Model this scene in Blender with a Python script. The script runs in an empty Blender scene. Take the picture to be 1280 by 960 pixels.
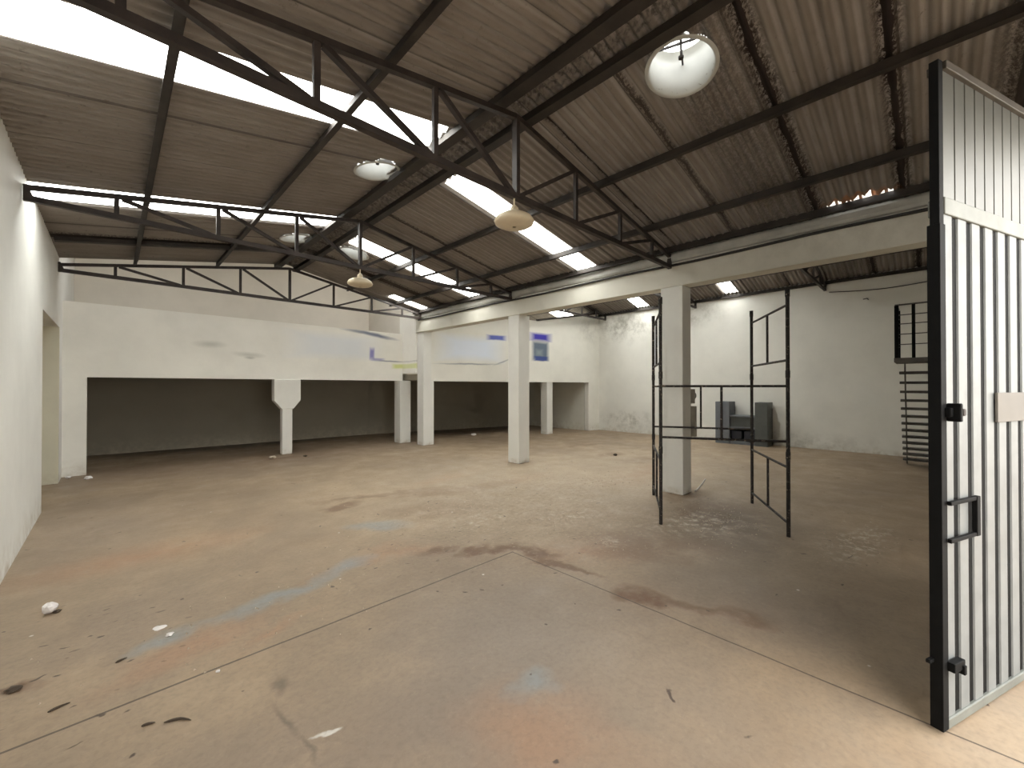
import bpy, bmesh, math, random
from mathutils import Vector, Matrix
random.seed(7)
C = bpy.context.scene.collection
PI = math.pi

# ------------------------------------------------------------------ materials
def new_mat(name):
    m = bpy.data.materials.new(name); m.use_nodes = True
    nt = m.node_tree; b = nt.nodes['Principled BSDF']
    return m, nt, b

class G:
    """small node-graph helper"""
    def __init__(s, nt):
        s.nt = nt; s.N = nt.nodes; s.L = nt.links
        s.co = s.N.new('ShaderNodeTexCoord').outputs['Object']
    def link(s, a, b): s.L.new(a, b)
    def mapping(s, scale=(1, 1, 1), loc=(0, 0, 0), rot=(0, 0, 0), src=None):
        n = s.N.new('ShaderNodeMapping'); n.inputs['Scale'].default_value = scale
        n.inputs['Location'].default_value = loc; n.inputs['Rotation'].default_value = rot
        s.link(src or s.co, n.inputs['Vector']); return n.outputs[0]
    def noise(s, scale, detail=5, rough=.6, src=None, dist=0):
        n = s.N.new('ShaderNodeTexNoise'); n.inputs['Scale'].default_value = scale
        n.inputs['Detail'].default_value = detail; n.inputs['Roughness'].default_value = rough
        n.inputs['Distortion'].default_value = dist
        s.link(src or s.co, n.inputs['Vector']); return n.outputs[0]
    def ramp(s, fac, pts):
        n = s.N.new('ShaderNodeValToRGB'); e = n.color_ramp.elements
        while len(e) < len(pts): e.new(.5)
        for i, (p, c) in enumerate(pts):
            e[i].position = p
            e[i].color = (c, c, c, 1) if isinstance(c, (int, float)) else (*c, 1)
        s.link(fac, n.inputs[0]); return n.outputs[0]
    def math(s, op, a, b=None, clamp=False):
        n = s.N.new('ShaderNodeMath'); n.operation = op; n.use_clamp = clamp
        for i, v in enumerate((a, b)):
            if v is None: continue
            if isinstance(v, (int, float)): n.inputs[i].default_value = v
            else: s.link(v, n.inputs[i])
        return n.outputs[0]
    def mix(s, fac, a, b, mode='MIX'):
        n = s.N.new('ShaderNodeMix'); n.data_type = 'RGBA'; n.blend_type = mode
        if isinstance(fac, (int, float)): n.inputs[0].default_value = fac
        else: s.link(fac, n.inputs[0])
        for k, v in ((6, a), (7, b)):
            if isinstance(v, tuple): n.inputs[k].default_value = (*v, 1)
            else: s.link(v, n.inputs[k])
        return n.outputs[2]
    def sep(s, src=None):
        n = s.N.new('ShaderNodeSeparateXYZ'); s.link(src or s.co, n.inputs[0]); return n.outputs
    def warp(s, amt, scale=2.0):
        n = s.N.new('ShaderNodeTexNoise'); n.inputs['Scale'].default_value = scale; n.inputs['Detail'].default_value = 5
        s.link(s.co, n.inputs['Vector'])
        a = s.N.new('ShaderNodeVectorMath'); a.operation = 'SUBTRACT'; s.link(n.outputs['Color'], a.inputs[0]); a.inputs[1].default_value = (.5, .5, .5)
        b = s.N.new('ShaderNodeVectorMath'); b.operation = 'SCALE'; s.link(a.outputs[0], b.inputs[0]); b.inputs['Scale'].default_value = amt
        c = s.N.new('ShaderNodeVectorMath'); c.operation = 'ADD'; s.link(s.co, c.inputs[0]); s.link(b.outputs[0], c.inputs[1])
        return c.outputs[0]
    def blob(s, src, c, r, rot=0.0, soft=.5, axes='xy'):
        """soft ellipse mask, 1 in the middle; axes = plane"""
        cx, cy = c; rx, ry = r
        x, y, z = s.sep(src)
        u, v = {'xy': (x, y), 'xz': (x, z), 'yz': (y, z)}[axes]
        du = s.math('SUBTRACT', u, cx); dv = s.math('SUBTRACT', v, cy)
        ca, sa = math.cos(rot), math.sin(rot)
        a = s.math('DIVIDE', s.math('ADD', s.math('MULTIPLY', du, ca), s.math('MULTIPLY', dv, sa)), rx)
        b = s.math('DIVIDE', s.math('SUBTRACT', s.math('MULTIPLY', dv, ca), s.math('MULTIPLY', du, sa)), ry)
        d = s.math('SQRT', s.math('ADD', s.math('MULTIPLY', a, a), s.math('MULTIPLY', b, b)))
        return s.math('DIVIDE', s.math('SUBTRACT', 1.0, d), soft, clamp=True)
    def rect(s, src, c, r, rot=0.0, soft=.3, axes='xy'):
        x, y, z = s.sep(src); u, v = {'xy': (x, y), 'xz': (x, z), 'yz': (y, z)}[axes]
        a = s.math('DIVIDE', s.math('ABSOLUTE', s.math('SUBTRACT', u, c[0])), r[0])
        b = s.math('DIVIDE', s.math('ABSOLUTE', s.math('SUBTRACT', v, c[1])), r[1])
        return s.math('DIVIDE', s.math('SUBTRACT', 1.0, s.math('MAXIMUM', a, b)), soft, clamp=True)
    def bump(s, h, strength, dist, bsdf):
        n = s.N.new('ShaderNodeBump'); n.inputs['Strength'].default_value = strength; n.inputs['Distance'].default_value = dist
        s.link(h, n.inputs['Height']); s.link(n.outputs[0], bsdf.inputs['Normal'])

def simple(name, col, rough=.6, metal=0., var=.12, scale=6., spots=None):
    m, nt, b = new_mat(name); g = G(nt)
    n = g.noise(scale, 6)
    lo = tuple(c * (1 - var * 1.6) for c in col); hi = tuple(min(1, c * (1 + var)) for c in col)
    c = g.ramp(n, [(.3, lo), (.7, hi)])
    if spots:
        f = g.ramp(g.noise(scale * 4, 4), [(.60, 0.), (.68, 1.)])
        c = g.mix(f, c, spots)
    g.link(c, b.inputs['Base Color'])
    b.inputs['Roughness'].default_value = rough; b.inputs['Metallic'].default_value = metal
    return m

def wall_mat(name, base, marks=(), axes='xz', grime=None, foot=.35):
    m, nt, b = new_mat(name); g = G(nt)
    n = g.noise(.7, 6, .65); n2 = g.noise(7, 4)
    c = g.ramp(n, [(.25, tuple(v * .88 for v in base)), (.6, base), (.85, tuple(min(1, v * 1.04) for v in base))])
    w = g.warp(.35, 3.0)
    # dirt splashed along the foot of the wall
    z = g.sep(w)[2]
    f = g.math('MULTIPLY', g.math('SUBTRACT', 1., g.math('DIVIDE', z, foot), clamp=True), g.ramp(n2, [(.4, .0), (.7, .75)]))
    c = g.mix(f, c, (.42, .36, .27))
    if grime:
        for (cc, r, st) in grime:
            k = g.math('MULTIPLY', g.blob(w, cc, r, 0, .9, axes), g.ramp(g.noise(3.2, 7, .7), [(.42, 0.), (.62, st)]))
            c = g.mix(k, c, (.30, .28, .23))
    w2 = g.warp(.05, 3.0)
    for (cc, r, rot, soft, col, st) in marks:
        fn = g.rect if rot == 'rect' else g.blob
        k = g.math('MULTIPLY', fn(w2, cc, r, 0.0 if rot == 'rect' else rot, soft, axes), st)
        c = g.mix(k, c, col)
    g.link(c, b.inputs['Base Color']); b.inputs['Roughness'].default_value = .75
    g.bump(g.noise(18, 5), .15, .01, b)
    return m

WHITE = (.83, .81, .745)
M = {}
M['wall_left'] = wall_mat('white_wall_paint', (.76, .755, .715), axes='yz')
M['wall_a'] = wall_mat('parapet_paint', WHITE, marks=[
    ((1.75, 2.98), (.40, .11), 0, .8, (.40, .40, .34), .5), ((2.6, 2.76), (.45, .09), -.05, .8, (.42, .42, .36), .5), ((2.62, 2.68), (.16, .05), 0, .8, (.30, .30, .26), .5),
    ((4.9, 3.15), (1.6, .46), 'rect', .6, (.68, .72, .78), .6),
    ((6.1, 3.61), (1.0, .085), -.13, .7, (.13, .15, .23), .9), ((5.55, 3.66), (.7, .06), -.08, .8, (.22, .24, .28), .6),
    ((6.04, 2.98), (.10, .24), 'rect', .6, (.20, .18, .50), .85), ((6.25, 2.80), (.28, .06), 'rect', .6, (.26, .25, .50), .7), ((6.7, 2.76), (.6, .03), 'rect', .7, (.26, .27, .30), .85),
    ((7.0, 2.60), (.28, .10), 'rect', .6, (.60, .66, .16), .75)])
M['wall_b'] = wall_mat('hall_wall_paint', (.78, .76, .69), axes='xz', marks=[
    ((9.0, 3.25), (1.5, .52), 'rect', .6, (.72, .79, .92), .8), ((8.9, 2.70), (1.5, .04), .02, .7, (.30, .32, .34), .9), ((10.3, 2.82), (.5, .035), .35, .7, (.32, .34, .36), .8),
    ((10.05, 3.70), (.48, .11), 'rect', .5, (.10, .13, .50), .95), ((11.0, 3.72), (.6, .10), 'rect', .8, (.50, .48, .75), .5),
    ((12.12, 3.33), (.48, .44), 'rect', .4, (.09, .13, .19), .95), ((12.05, 3.25), (.25, .18), 'rect', .8, (.30, .36, .36), .6), ((12.15, 3.02), (.42, .11), 'rect', .4, (.04, .07, .26), .95),
    ((12.12, 3.87), (.66, .19), 'rect', .6, (.045, .035, .38), 1.)],
    grime=[((14.9, 4.4), (1.3, .9), .35)])
M['wall_right'] = wall_mat('right_wall_paint', (.76, .745, .69), axes='yz',
    grime=[((9.0, 4.5), (1.9, .9), .8), ((6.2, 4.6), (1.6, .6), .6), ((8.9, .5), (1.6, .45), .8), ((3.3, .2), (3.0, .4), .5)], foot=.2)
M['wall_plain'] = wall_mat('plain_wall_paint', (.66, .64, .56), foot=.5)
M['wall_upper'] = wall_mat('upper_wall_paint', (.70, .655, .575), foot=.01)
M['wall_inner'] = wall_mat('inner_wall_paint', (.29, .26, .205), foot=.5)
M['cream'] = wall_mat('cream_door_paint', (.66, .63, .50))
M['column'] = wall_mat('column_paint', (.74, .73, .68), foot=.15)
M['beam'] = wall_mat('beam_paint', (.66, .64, .56), axes='yz', foot=.01, grime=[((1.0, 4.0), (2.5, .5), .35)])
M['steel'] = simple('brown_truss_steel', (.040, .030, .026), .6, .1, .35, 5)
M['purlin'] = simple('dark_purlin_steel', (.036, .029, .024), .65, .1, .3, 4)
M['gutter'] = simple('grey_gutter', (.42, .41, .37), .5, 0, .15, 3)
M['cable'] = simple('black_cable', (.02, .018, .016), .6)
M['gate_black'] = simple('black_gate_paint', (.003, .003, .003), .7, 0, .3, 8, spots=None)
M['slat'] = simple('galvanised_slat', (.175, .182, .178), .5, .2, .10, 5)
M['gate_panel'] = simple('galvanised_panel', (.095, .095, .083), .42, .35, .14, 3)
M['rail_pale'] = simple('pale_gate_rail', (.15, .155, .135), .5, .2, .12, 6)
M['rail_dark'] = simple('brown_top_rail', (.07, .06, .048), .5, .2, .2, 6)
M['plate'] = simple('beige_plate', (.125, .112, .095), .6, 0, .05, 6)
M['scaffold'] = simple('worn_black_scaffold', (.022, .017, .014), .65, .1, .4, 9, spots=(.30, .24, .19))
M['stair'] = simple('dark_grey_stair_steel', (.085, .078, .07), .55, .2, .25, 6)
M['grey_cab'] = simple('grey_counter_laminate', (.085, .09, .083), .5, 0, .10, 4)
M['grey_cab_light'] = simple('light_grey_laminate', (.13, .14, .155), .5, 0, .08, 4)
M['grey_cab_dark'] = simple('charcoal_laminate', (.012, .012, .018), .5, 0, .1, 4)
M['box_grey'] = simple('grey_meter_box', (.34, .32, .27), .5, 0, .08, 8)
M['lamp'] = simple('yellowed_lamp_shade', (.62, .53, .38), .45, 0, .06, 6)
M['liner'] = simple('white_vent_liner', (.52, .53, .50), .5, 0, .04, 5)
M['debris_white'] = simple('crumpled_white_paper', (.72, .68, .66), .8)
M['debris_dark'] = simple('dry_brown_twig', (.06, .042, .028), .9)
M['rubble'] = simple('pale_rubble', (.45, .37, .28), .9, 0, .3, 20)

M['gate_black'].node_tree.nodes['Principled BSDF'].inputs['Specular IOR Level'].default_value = .15

def mat_floor():
    m, nt, b = new_mat('stained_concrete_floor'); g = G(nt)
    w = g.warp(.62, 2.2); w2 = g.warp(.16, 6.0)
    n1 = g.noise(.45, 8, .62, src=w); n2 = g.noise(2.2, 8, .65); n3 = g.noise(26, 4, .6)
    c = g.ramp(n1, [(.30, (.205, .146, .096)), (.45, (.280, .204, .134)), (.58, (.345, .252, .163)), (.75, (.39, .298, .20))])
    c = g.mix(g.ramp(n2, [(.42, 0.), (.72, .55)]), c, (.24, .195, .145))
    # greyer, cleaner slab on the near right side of the joint
    x, y, z = g.sep(w2)
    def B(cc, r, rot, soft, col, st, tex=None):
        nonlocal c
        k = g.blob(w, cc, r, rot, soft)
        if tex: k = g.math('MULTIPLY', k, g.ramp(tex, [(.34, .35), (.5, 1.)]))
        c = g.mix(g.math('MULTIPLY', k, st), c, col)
    B((1.0, 1.9), (1.6, 1.3), .3, .8, (.215, .165, .125), .6, n2)
    B((2.3, 2.1), (1.3, 1.5), 0, .8, (.235, .195, .160), .7)
    B((-.2, 8.0), (1.3, 2.2), 0, .9, (.25, .20, .16), .5)
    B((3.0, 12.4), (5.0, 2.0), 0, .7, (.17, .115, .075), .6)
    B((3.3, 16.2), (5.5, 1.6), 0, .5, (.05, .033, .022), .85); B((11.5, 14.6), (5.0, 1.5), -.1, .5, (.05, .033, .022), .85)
    B((5.4, 3.2), (1.6, 1.1), -.5, .8, (.24, .165, .105), .7, n2); B((.1, 4.6), (.9, 1.5), 0, .8, (.25, .19, .14), .6, n2)
    B((9.5, 4.5), (5.0, 3.2), .2, .9, (.42, .33, .235), .6)
    B((6.0, 1.9), (2.6, 1.4), .2, .8, (.22, .175, .13), .75, n2)
    B((4.1, .9), (1.0, 1.5), .1, .8, (.185, .145, .11), .55)  # shade of the gate leaf, painted into the floor as a darker patch
    for cc, r, rot in [((.45, 3.78), (.75, .22), .3), ((1.95, 4.38), (.8, .22), .2), ((2.45, 4.2), (.5, .25), 0), ((.85, 3.6), (.5, .14), .3),
                       ((1.7, 1.5), (.55, .6), .4), ((3.95, 2.8), (.8, .45), -.7), ((6.0, 5.9), (1.2, .4), 0), ((5.0, 7.1), (1.3, .35), .2), ((8.6, 4.4), (2.2, .9), 0), ((.3, 6.2), (1.4, .5), 0)]:
        B(cc, r, rot, .9, (.36, .20, .115), .55, n2)
    for cc, r, rot in [((.25, 3.98), (.28, .16), .1), ((1.1, 4.12), (.8, .16), .12), ((1.8, 4.35), (.42, .2), .3), ((2.6, 5.35), (.55, .26), -.6), ((1.95, 1.8), (.22, .16), 0)]:
        B(cc, r, rot, .75, (.235, .25, .245), .8)
    for cc, r, rot, st in [((2.65, 6.55), (.4, .2), .3, 1.), ((3.5, 6.75), (1.4, .16), -.25, .9), ((4.5, 6.15), (1.4, .3), -.35, .95), ((5.45, 5.9), (.6, .3), 0, .9), ((3.6, 5.4), (.9, .5), -.5, .45),
                       ((2.72, 4.0), (.28, .2), 0, 1.), ((3.02, 3.70), (.28, .16), .5, 1.), ((3.30, 3.56), (.30, .12), -.3, 1.), ((3.50, 3.22), (.40, .14), -1.3, 1.),
                       ((3.47, 2.75), (.4, .09), -1.5, .9), ((3.46, 1.85), (.42, .20), -1.45, 1.), ((3.58, 1.4), (.35, .14), -1.2, .7), ((3.72, 1.1), (.3, .2), -1.2, .7), ((-.5, 4.02), (.2, .07), 0, .9),
                       ((10.0, 6.3), (.6, .35), 0, .8), ((11.0, 8.0), (.9, .3), -.3, .5), ((9.8, 5.3), (.9, .4), 0, .5), ((3.2, 12.1), (.8, .2), 0, .8), ((7.3, 3.1), (.7, .5), 0, .7),
                       ((7.35, 7.2), (.5, .4), 0, .6), ((6.6, 2.5), (1.0, .5), .5, .5)]:
        B(cc, r, rot, .5, (.150, .082, .045), min(1, st * 1.0), n2)
    B((6.3, 2.0), (1.5, .8), .3, .7, (.13, .092, .062), .7, n2); B((4.6, 2.4), (1.2, .6), -.8, .8, (.20, .125, .08), .6, n2)
    for cc, r, rot in [((4.8, 3.8), (.6, .35), -.5), ((4.4, 2.8), (.25, .16), 0), ((5.8, 2.3), (1.0, .6), -.4), ((6.5, .6), (1.1, .35), -.2), ((7.2, .5), (.5, .2), 0), ((7.1, 4.7), (.9, .5), 0), ((3.8, 4.5), (.6, .3), 0)]:
        k = g.math('MULTIPLY', g.blob(w, cc, r, rot, .8), g.ramp(g.noise(9, 6, .7), [(.5, 0.), (.62, 1.)]))
        c = g.mix(g.math('MULTIPLY', k, .8), c, (.55, .48, .38))
    for cc, r, rot in [((.86, 2.33), (.10, .022), -.3), ((3.2, -.9), (.3, .1), 0)]:
        c = g.mix(g.blob(w2, cc, r, rot, .5), c, (.62, .58, .52))
    for cc, r, rot in [((.77, 2.9), (.10, .05), 1.2), ((.72, 2.6), (.03, .25), .1), ((.745, 2.3), (.02, .16), -.1)]:
        c = g.mix(g.math('MULTIPLY', g.blob(w2, cc, r, rot, .9), .7), c, (.12, .09, .065))
    B((6.5, 6.0), (5.5, 3.6), -.4, .8, (.46, .365, .255), .6)
    n4 = g.noise(8, 9, .8, src=g.mapping(scale=(1, 1.6, 1), rot=(0, 0, .6)))
    gr = g.math('MAXIMUM', g.blob(w, (4.9, 4.6), (3.2, 3.0), 0, .7), .15)
    c = g.mix(g.math('MULTIPLY', g.ramp(n4, [(.46, 0.), (.60, .5)]), gr), c, (.19, .13, .082))
    c = g.mix(g.math('MULTIPLY', g.ramp(g.noise(15, 9, .8), [(.54, 0.), (.62, .6)]), gr), c, (.52, .42, .30))
    # speckles of grit, dark and pale
    v = g.N.new('ShaderNodeTexVoronoi'); v.inputs['Scale'].default_value = 5.5; g.link(w, v.inputs['Vector'])
    sp = g.ramp(v.outputs['Distance'], [(.07, 1.), (.13, 0.)])
    rnd = g.sep(v.outputs['Color'])
    c = g.mix(g.math('MULTIPLY', sp, g.math('GREATER_THAN', rnd[0], .72)), c, (.08, .055, .04))
    v2 = g.N.new('ShaderNodeTexVoronoi'); v2.inputs['Scale'].default_value = 3.1; g.link(g.co, v2.inputs['Vector'])
    sp2 = g.ramp(v2.outputs['Distance'], [(.025, 1.), (.05, 0.)])
    c = g.mix(g.math('MULTIPLY', sp2, g.math('GREATER_THAN', g.sep(v2.outputs['Color'])[1], .7)), c, (.62, .57, .50))
    c = g.mix(g.math('MULTIPLY', g.ramp(n3, [(.3, 1.), (.55, 0.)]), .25), c, (.13, .10, .075))
    # streaky dark crumbs swept towards the left wall
    v3 = g.N.new('ShaderNodeTexVoronoi'); v3.inputs['Scale'].default_value = 1.0; g.link(g.mapping(scale=(7, 16, 1), rot=(0, 0, .5), src=w2), v3.inputs['Vector'])
    k = g.math('MULTIPLY', g.ramp(v3.outputs['Distance'], [(.12, 1.), (.22, 0.)]), g.math('GREATER_THAN', g.sep(v3.outputs['Color'])[0], .62))
    reg = g.math('MAXIMUM', g.blob(w, (-.2, 4.0), (.75, 1.7), 0, .4), g.math('MULTIPLY', g.blob(w, (3.0, 4.4), (1.6, 1.6), 0, .5), .6))
    c = g.mix(g.math('MULTIPLY', g.math('MULTIPLY', k, reg), .85), c, (.05, .033, .02))
    # sawn joints
    X, Y, Z = g.sep(g.warp(.012, 3))
    j1 = g.math('MULTIPLY', g.math('LESS_THAN', g.math('ABSOLUTE', g.math('SUBTRACT', X, 3.30)), .007), g.math('LESS_THAN', Y, 3.39))
    j2 = g.math('MULTIPLY', g.math('LESS_THAN', g.math('ABSOLUTE', g.math('SUBTRACT', Y, 3.38)), .009), g.math('LESS_THAN', X, 3.31))
    c = g.mix(g.math('MULTIPLY', g.math('MAXIMUM', j1, j2), .85), c, (.07, .05, .035))
    g.link(c, b.inputs['Base Color'])
    g.link(g.ramp(n2, [(.3, .45), (.7, .75)]), b.inputs['Roughness'])
    g.bump(g.math('ADD', n2, g.math('MULTIPLY', n3, .4)), .25, .02, b)
    return m
M['floor'] = mat_floor()

def mat_roof():
    m, nt, b = new_mat('aged_fibre_cement'); g = G(nt)
    n1 = g.noise(1.2, 7, .65); n2 = g.noise(14, 6, .7)
    c = g.ramp(n1, [(.3, (.30, .270, .245)), (.55, (.39, .360, .335)), (.8, (.47, .445, .41))])
    st = g.noise(3, 6, .7, src=g.mapping(scale=(.35, 6, 1)))
    c = g.mix(g.ramp(st, [(.45, 0.), (.75, .6)]), c, (.22, .185, .15))
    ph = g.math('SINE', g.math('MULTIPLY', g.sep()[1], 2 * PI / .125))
    c = g.mix(g.ramp(ph, [(.0, .55), (.75, 0.)]), c, (.15, .125, .10))  # light-dark striping of the corrugation strengthened in the colour
    x, y, z = g.sep(g.warp(.07, 5))
    # sooty bands along some sheet laps, each with a ragged edge, plus a fine dark lap line
    speck = g.ramp(g.noise(26, 9, .85), [(.46, 0.), (.52, 1.)])
    right = g.math('GREATER_THAN', x, 3.55)
    for yy, w, core, s, side in [(1.12, .13, .035, 1., 1), (.24, .12, .030, 1., 1), (3.14, .05, .022, .95, 1), (10.25, .32, .10, .9, 0), (1.55, .5, 0, .45, 1), (-.6, .25, .05, .8, 1), (2.2, .05, .008, .8, 1), (6.95, .05, .012, .8, 1)]:
        d = g.math('ABSOLUTE', g.math('SUBTRACT', y, yy))
        k = g.math('MULTIPLY', g.math('SUBTRACT', 1., g.math('DIVIDE', d, w), clamp=True), 1.6, clamp=True)
        k = g.math('MULTIPLY', k, speck)
        if core: k = g.math('MAXIMUM', k, g.math('LESS_THAN', d, core))
        if side: k = g.math('MULTIPLY', k, right)
        c = g.mix(g.math('MULTIPLY', k, s), c, (.020, .012, .010))
    k = g.math('SUBTRACT', 1., g.math('DIVIDE', g.math('ABSOLUTE', g.math('SUBTRACT', x, 3.25)), .20), clamp=True)
    c = g.mix(g.math('MULTIPLY', g.math('MULTIPLY', k, 3., clamp=True), g.ramp(g.noise(22, 5), [(.45, .2), (.6, 1.)])), c, (.11, .10, .09))
    k = g.math('MULTIPLY', g.blob(g.warp(.12, 8), (7.02, .66), (.16, .45), 0, .6), g.ramp(g.noise(16, 5), [(.4, .3), (.6, 1.)]))
    c = g.mix(k, c, (.55, .24, .10))
    lap = g.math('LESS_THAN', g.math('FRACT', g.math('DIVIDE', g.math('SUBTRACT', g.sep()[1], .18), 1.03)), .018)
    c = g.mix(g.math('MULTIPLY', lap, .6), c, (.04, .03, .024))
    c = g.mix(g.math('MULTIPLY', g.ramp(n2, [(.62, 0.), (.68, 1.)]), .5), c, (.10, .08, .065))
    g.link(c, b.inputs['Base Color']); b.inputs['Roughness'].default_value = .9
    g.bump(n2, .3, .01, b)
    return m
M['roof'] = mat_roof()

def mat_sky():
    m, nt, b = new_mat('translucent_roof_sheet'); g = G(nt)
    n = g.noise(4, 5)
    g.link(g.ramp(n, [(.3, (.80, .84, .86)), (.7, (.9, .9, .88))]), b.inputs['Base Color'])
    g.link(g.ramp(n, [(.2, (.96, .98, .95)), (.8, (.99, .985, .92))]), b.inputs['Emission Color'])
    b.inputs['Emission Strength'].default_value = SKYL
    return m
SKYL = 7.0
M['skylight'] = mat_sky()

# ------------------------------------------------------------------ mesh helpers
def box(bm, x0, x1, y0, y1, z0, z1):
    vs = [bm.verts.new(p) for p in ((x0, y0, z0), (x1, y0, z0), (x1, y1, z0), (x0, y1, z0), (x0, y0, z1), (x1, y0, z1), (x1, y1, z1), (x0, y1, z1))]
    for f in ((0, 3, 2, 1), (4, 5, 6, 7), (0, 1, 5, 4), (1, 2, 6, 5), (2, 3, 7, 6), (3, 0, 4, 7)):
        bm.faces.new([vs[i] for i in f])
    return vs

def prism(bm, pts, axis, a, b):
    """extrude a 2-D polygon; axis 0: (y,z), 1: (x,z), 2: (x,y)"""
    def P(p, t):
        return {0: (t, p[0], p[1]), 1: (p[0], t, p[1]), 2: (p[0], p[1], t)}[axis]
    A = [bm.verts.new(P(p, a)) for p in pts]; B_ = [bm.verts.new(P(p, b)) for p in pts]
    n = len(pts)
    bm.faces.new(A); bm.faces.new(B_[::-1])
    for i in range(n): bm.faces.new((A[i], B_[i], B_[(i + 1) % n], A[(i + 1) % n]))

def bar(bm, p, q, w, h=None, up=(0, 0, 1)):
    """square section bar from p to q"""
    h = h or w; p = Vector(p); q = Vector(q); d = (q - p).normalized(); up = Vector(up)
    if abs(d.dot(up)) > .98: up = Vector((1, 0, 0))
    s = d.cross(up).normalized(); u = s.cross(d).normalized()
    vs = []
    for e in (p, q):
        for a, b_ in ((-1, -1), (1, -1), (1, 1), (-1, 1)):
            vs.append(bm.verts.new(e + s * (a * w / 2) + u * (b_ * h / 2)))
    for f in ((3, 2, 1, 0), (4, 5, 6, 7), (0, 1, 5, 4), (1, 2, 6, 5), (2, 3, 7, 6), (3, 0, 4, 7)):
        bm.faces.new([vs[i] for i in f])

def tube(bm, pts, r, seg=10, cap=True):
    pts = [Vector(p) for p in pts]; rings = []
    for i, p in enumerate(pts):
        d = (pts[min(i + 1, len(pts) - 1)] - pts[max(i - 1, 0)]).normalized()
        up = Vector((0, 0, 1)) if abs(d.z) < .95 else Vector((1, 0, 0))
        s = d.cross(up).normalized(); u = s.cross(d)
        rr = r[i] if isinstance(r, (list, tuple)) else r
        rings.append([bm.verts.new(p + (s * math.cos(2 * PI * k / seg) + u * math.sin(2 * PI * k / seg)) * rr) for k in range(seg)])
    for a, b_ in zip(rings, rings[1:]):
        for k in range(seg): bm.faces.new((a[k], a[(k + 1) % seg], b_[(k + 1) % seg], b_[k]))
    if cap: bm.faces.new(rings[0][::-1]); bm.faces.new(rings[-1])

def lathe(bm, prof, c=(0, 0, 0), seg=40):
    rings = []
    for r, z in prof:
        rings.append([bm.verts.new((c[0] + r * math.cos(2 * PI * k / seg), c[1] + r * math.sin(2 * PI * k / seg), c[2] + z)) for k in range(seg)])
    for a, b_ in zip(rings, rings[1:]):
        for k in range(seg): bm.faces.new((a[k], a[(k + 1) % seg], b_[(k + 1) % seg], b_[k]))
    return rings

def obj(name, bm, m, parent=None, smooth=False, bevel=0, loc=None, fix=True):
    if fix: bmesh.ops.recalc_face_normals(bm, faces=bm.faces)
    me = bpy.data.meshes.new(name); bm.to_mesh(me); bm.free()
    me.materials.append(M[m] if isinstance(m, str) else m)
    if smooth:
        for p in me.polygons: p.use_smooth = True
    o = bpy.data.objects.new(name, me); C.objects.link(o)
    if loc: o.location = loc
    if bevel:
        b = o.modifiers.new('bevel', 'BEVEL'); b.width = bevel; b.segments = 2; b.limit_method = 'ANGLE'
    if parent: o.parent = parent
    return o

def tag(o, label, cat, group=None, kind=None):
    o['label'] = label; o['category'] = cat
    if group: o['group'] = group
    if kind: o['kind'] = kind
    return o

def thing(name, label, cat, loc=(0, 0, 0), rz=0, group=None):
    o = bpy.data.objects.new(name, None); C.objects.link(o); o.location = loc; o.rotation_euler = (0, 0, rz)
    o.empty_display_size = .2
    return tag(o, label, cat, group)

def struct(name, bm, m, bevel=0, fix=True):
    o = obj(name, bm, m, bevel=bevel, fix=fix); o['kind'] = 'structure'; return o

def dup(root, loc, label=None):
    r = root.copy(); C.objects.link(r); r.location = loc
    if label: r['label'] = label
    for ch in list(root.children):
        c = ch.copy(); C.objects.link(c); c.parent = r
        for gch in ch.children:
            d = gch.copy(); C.objects.link(d); d.parent = c
    return r

# ------------------------------------------------------------------ key dimensions
XL, XB, XR = -.77, 7.15, 15.45      # left wall, colonnade face, right wall
RX, RZ = 3.25, 5.14                 # ridge of the near hall
YF, YE = -1.05, 11.88                # front wall, end of the near roof
def zl(x): return RZ + .175 * (x - RX)
def zr(x): return RZ - .2 * (x - RX)
def za(x): return zl(x) if x < RX else zr(x)
def zb(x): return 6.1 - .25 * abs(x - 11.5)

# ------------------------------------------------------------------ floor and walls
bm = bmesh.new(); box(bm, -9, 22, -16, 17.5, -.15, 0); struct('floor', bm, 'floor')

bm = bmesh.new()   # left wall with a door-high opening
box(bm, XL - .25, XL, YF - .25, 9.40, 0, 4.46); box(bm, XL - .25, XL, 12.02, 16.6, 0, 6.9)
box(bm, XL - .25, XL, 9.40, 12.02, 3.08, 4.46)
struct('wall_left', bm, 'wall_left')
bm = bmesh.new()   # passage behind that opening
box(bm, -2.2, -2.1, 9.2, 12.2, 0, 3.2); box(bm, -2.2, XL - .25, 9.2, 9.3, 0, 3.2); box(bm, -2.2, XL - .25, 12.12, 12.2, 0, 3.2)
box(bm, -2.2, XL - .25, 9.2, 12.2, 3.1, 3.2)
struct('wall_passage', bm, 'cream')
bm = bmesh.new(); box(bm, XL - .26, XL + .004, 12.0, 12.035, 0, 3.08)
o = struct('door_1', bm, 'cream')

bm = bmesh.new()   # front wall with the big entrance opening
box(bm, XL - .25, .6, YF - .25, YF, 0, 4.5); box(bm, 5.85, XR + .2, YF - .25, YF, 0, 5.2); box(bm, .6, 5.85, YF - .25, YF, 3.85, 4.7)
prism(bm, [(XL, 4.4), (5.85, 4.5), (5.0, 4.75), (RX, 5.1)], 1, YF - .25, YF)
prism(bm, [(7.4, 5.0), (XR + .2, 5.0), (11.5, 6.1)], 1, YF - .25, YF)
struct('wall_front', bm, 'wall_plain')

bm = bmesh.new()   # right wall
box(bm, XR, XR + .25, YF - .25, 10.6, 0, 5.14); box(bm, XR, XR + .25, 10.6, 15.6, 0, 5.14)
struct('wall_right', bm, 'wall_right')

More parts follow.
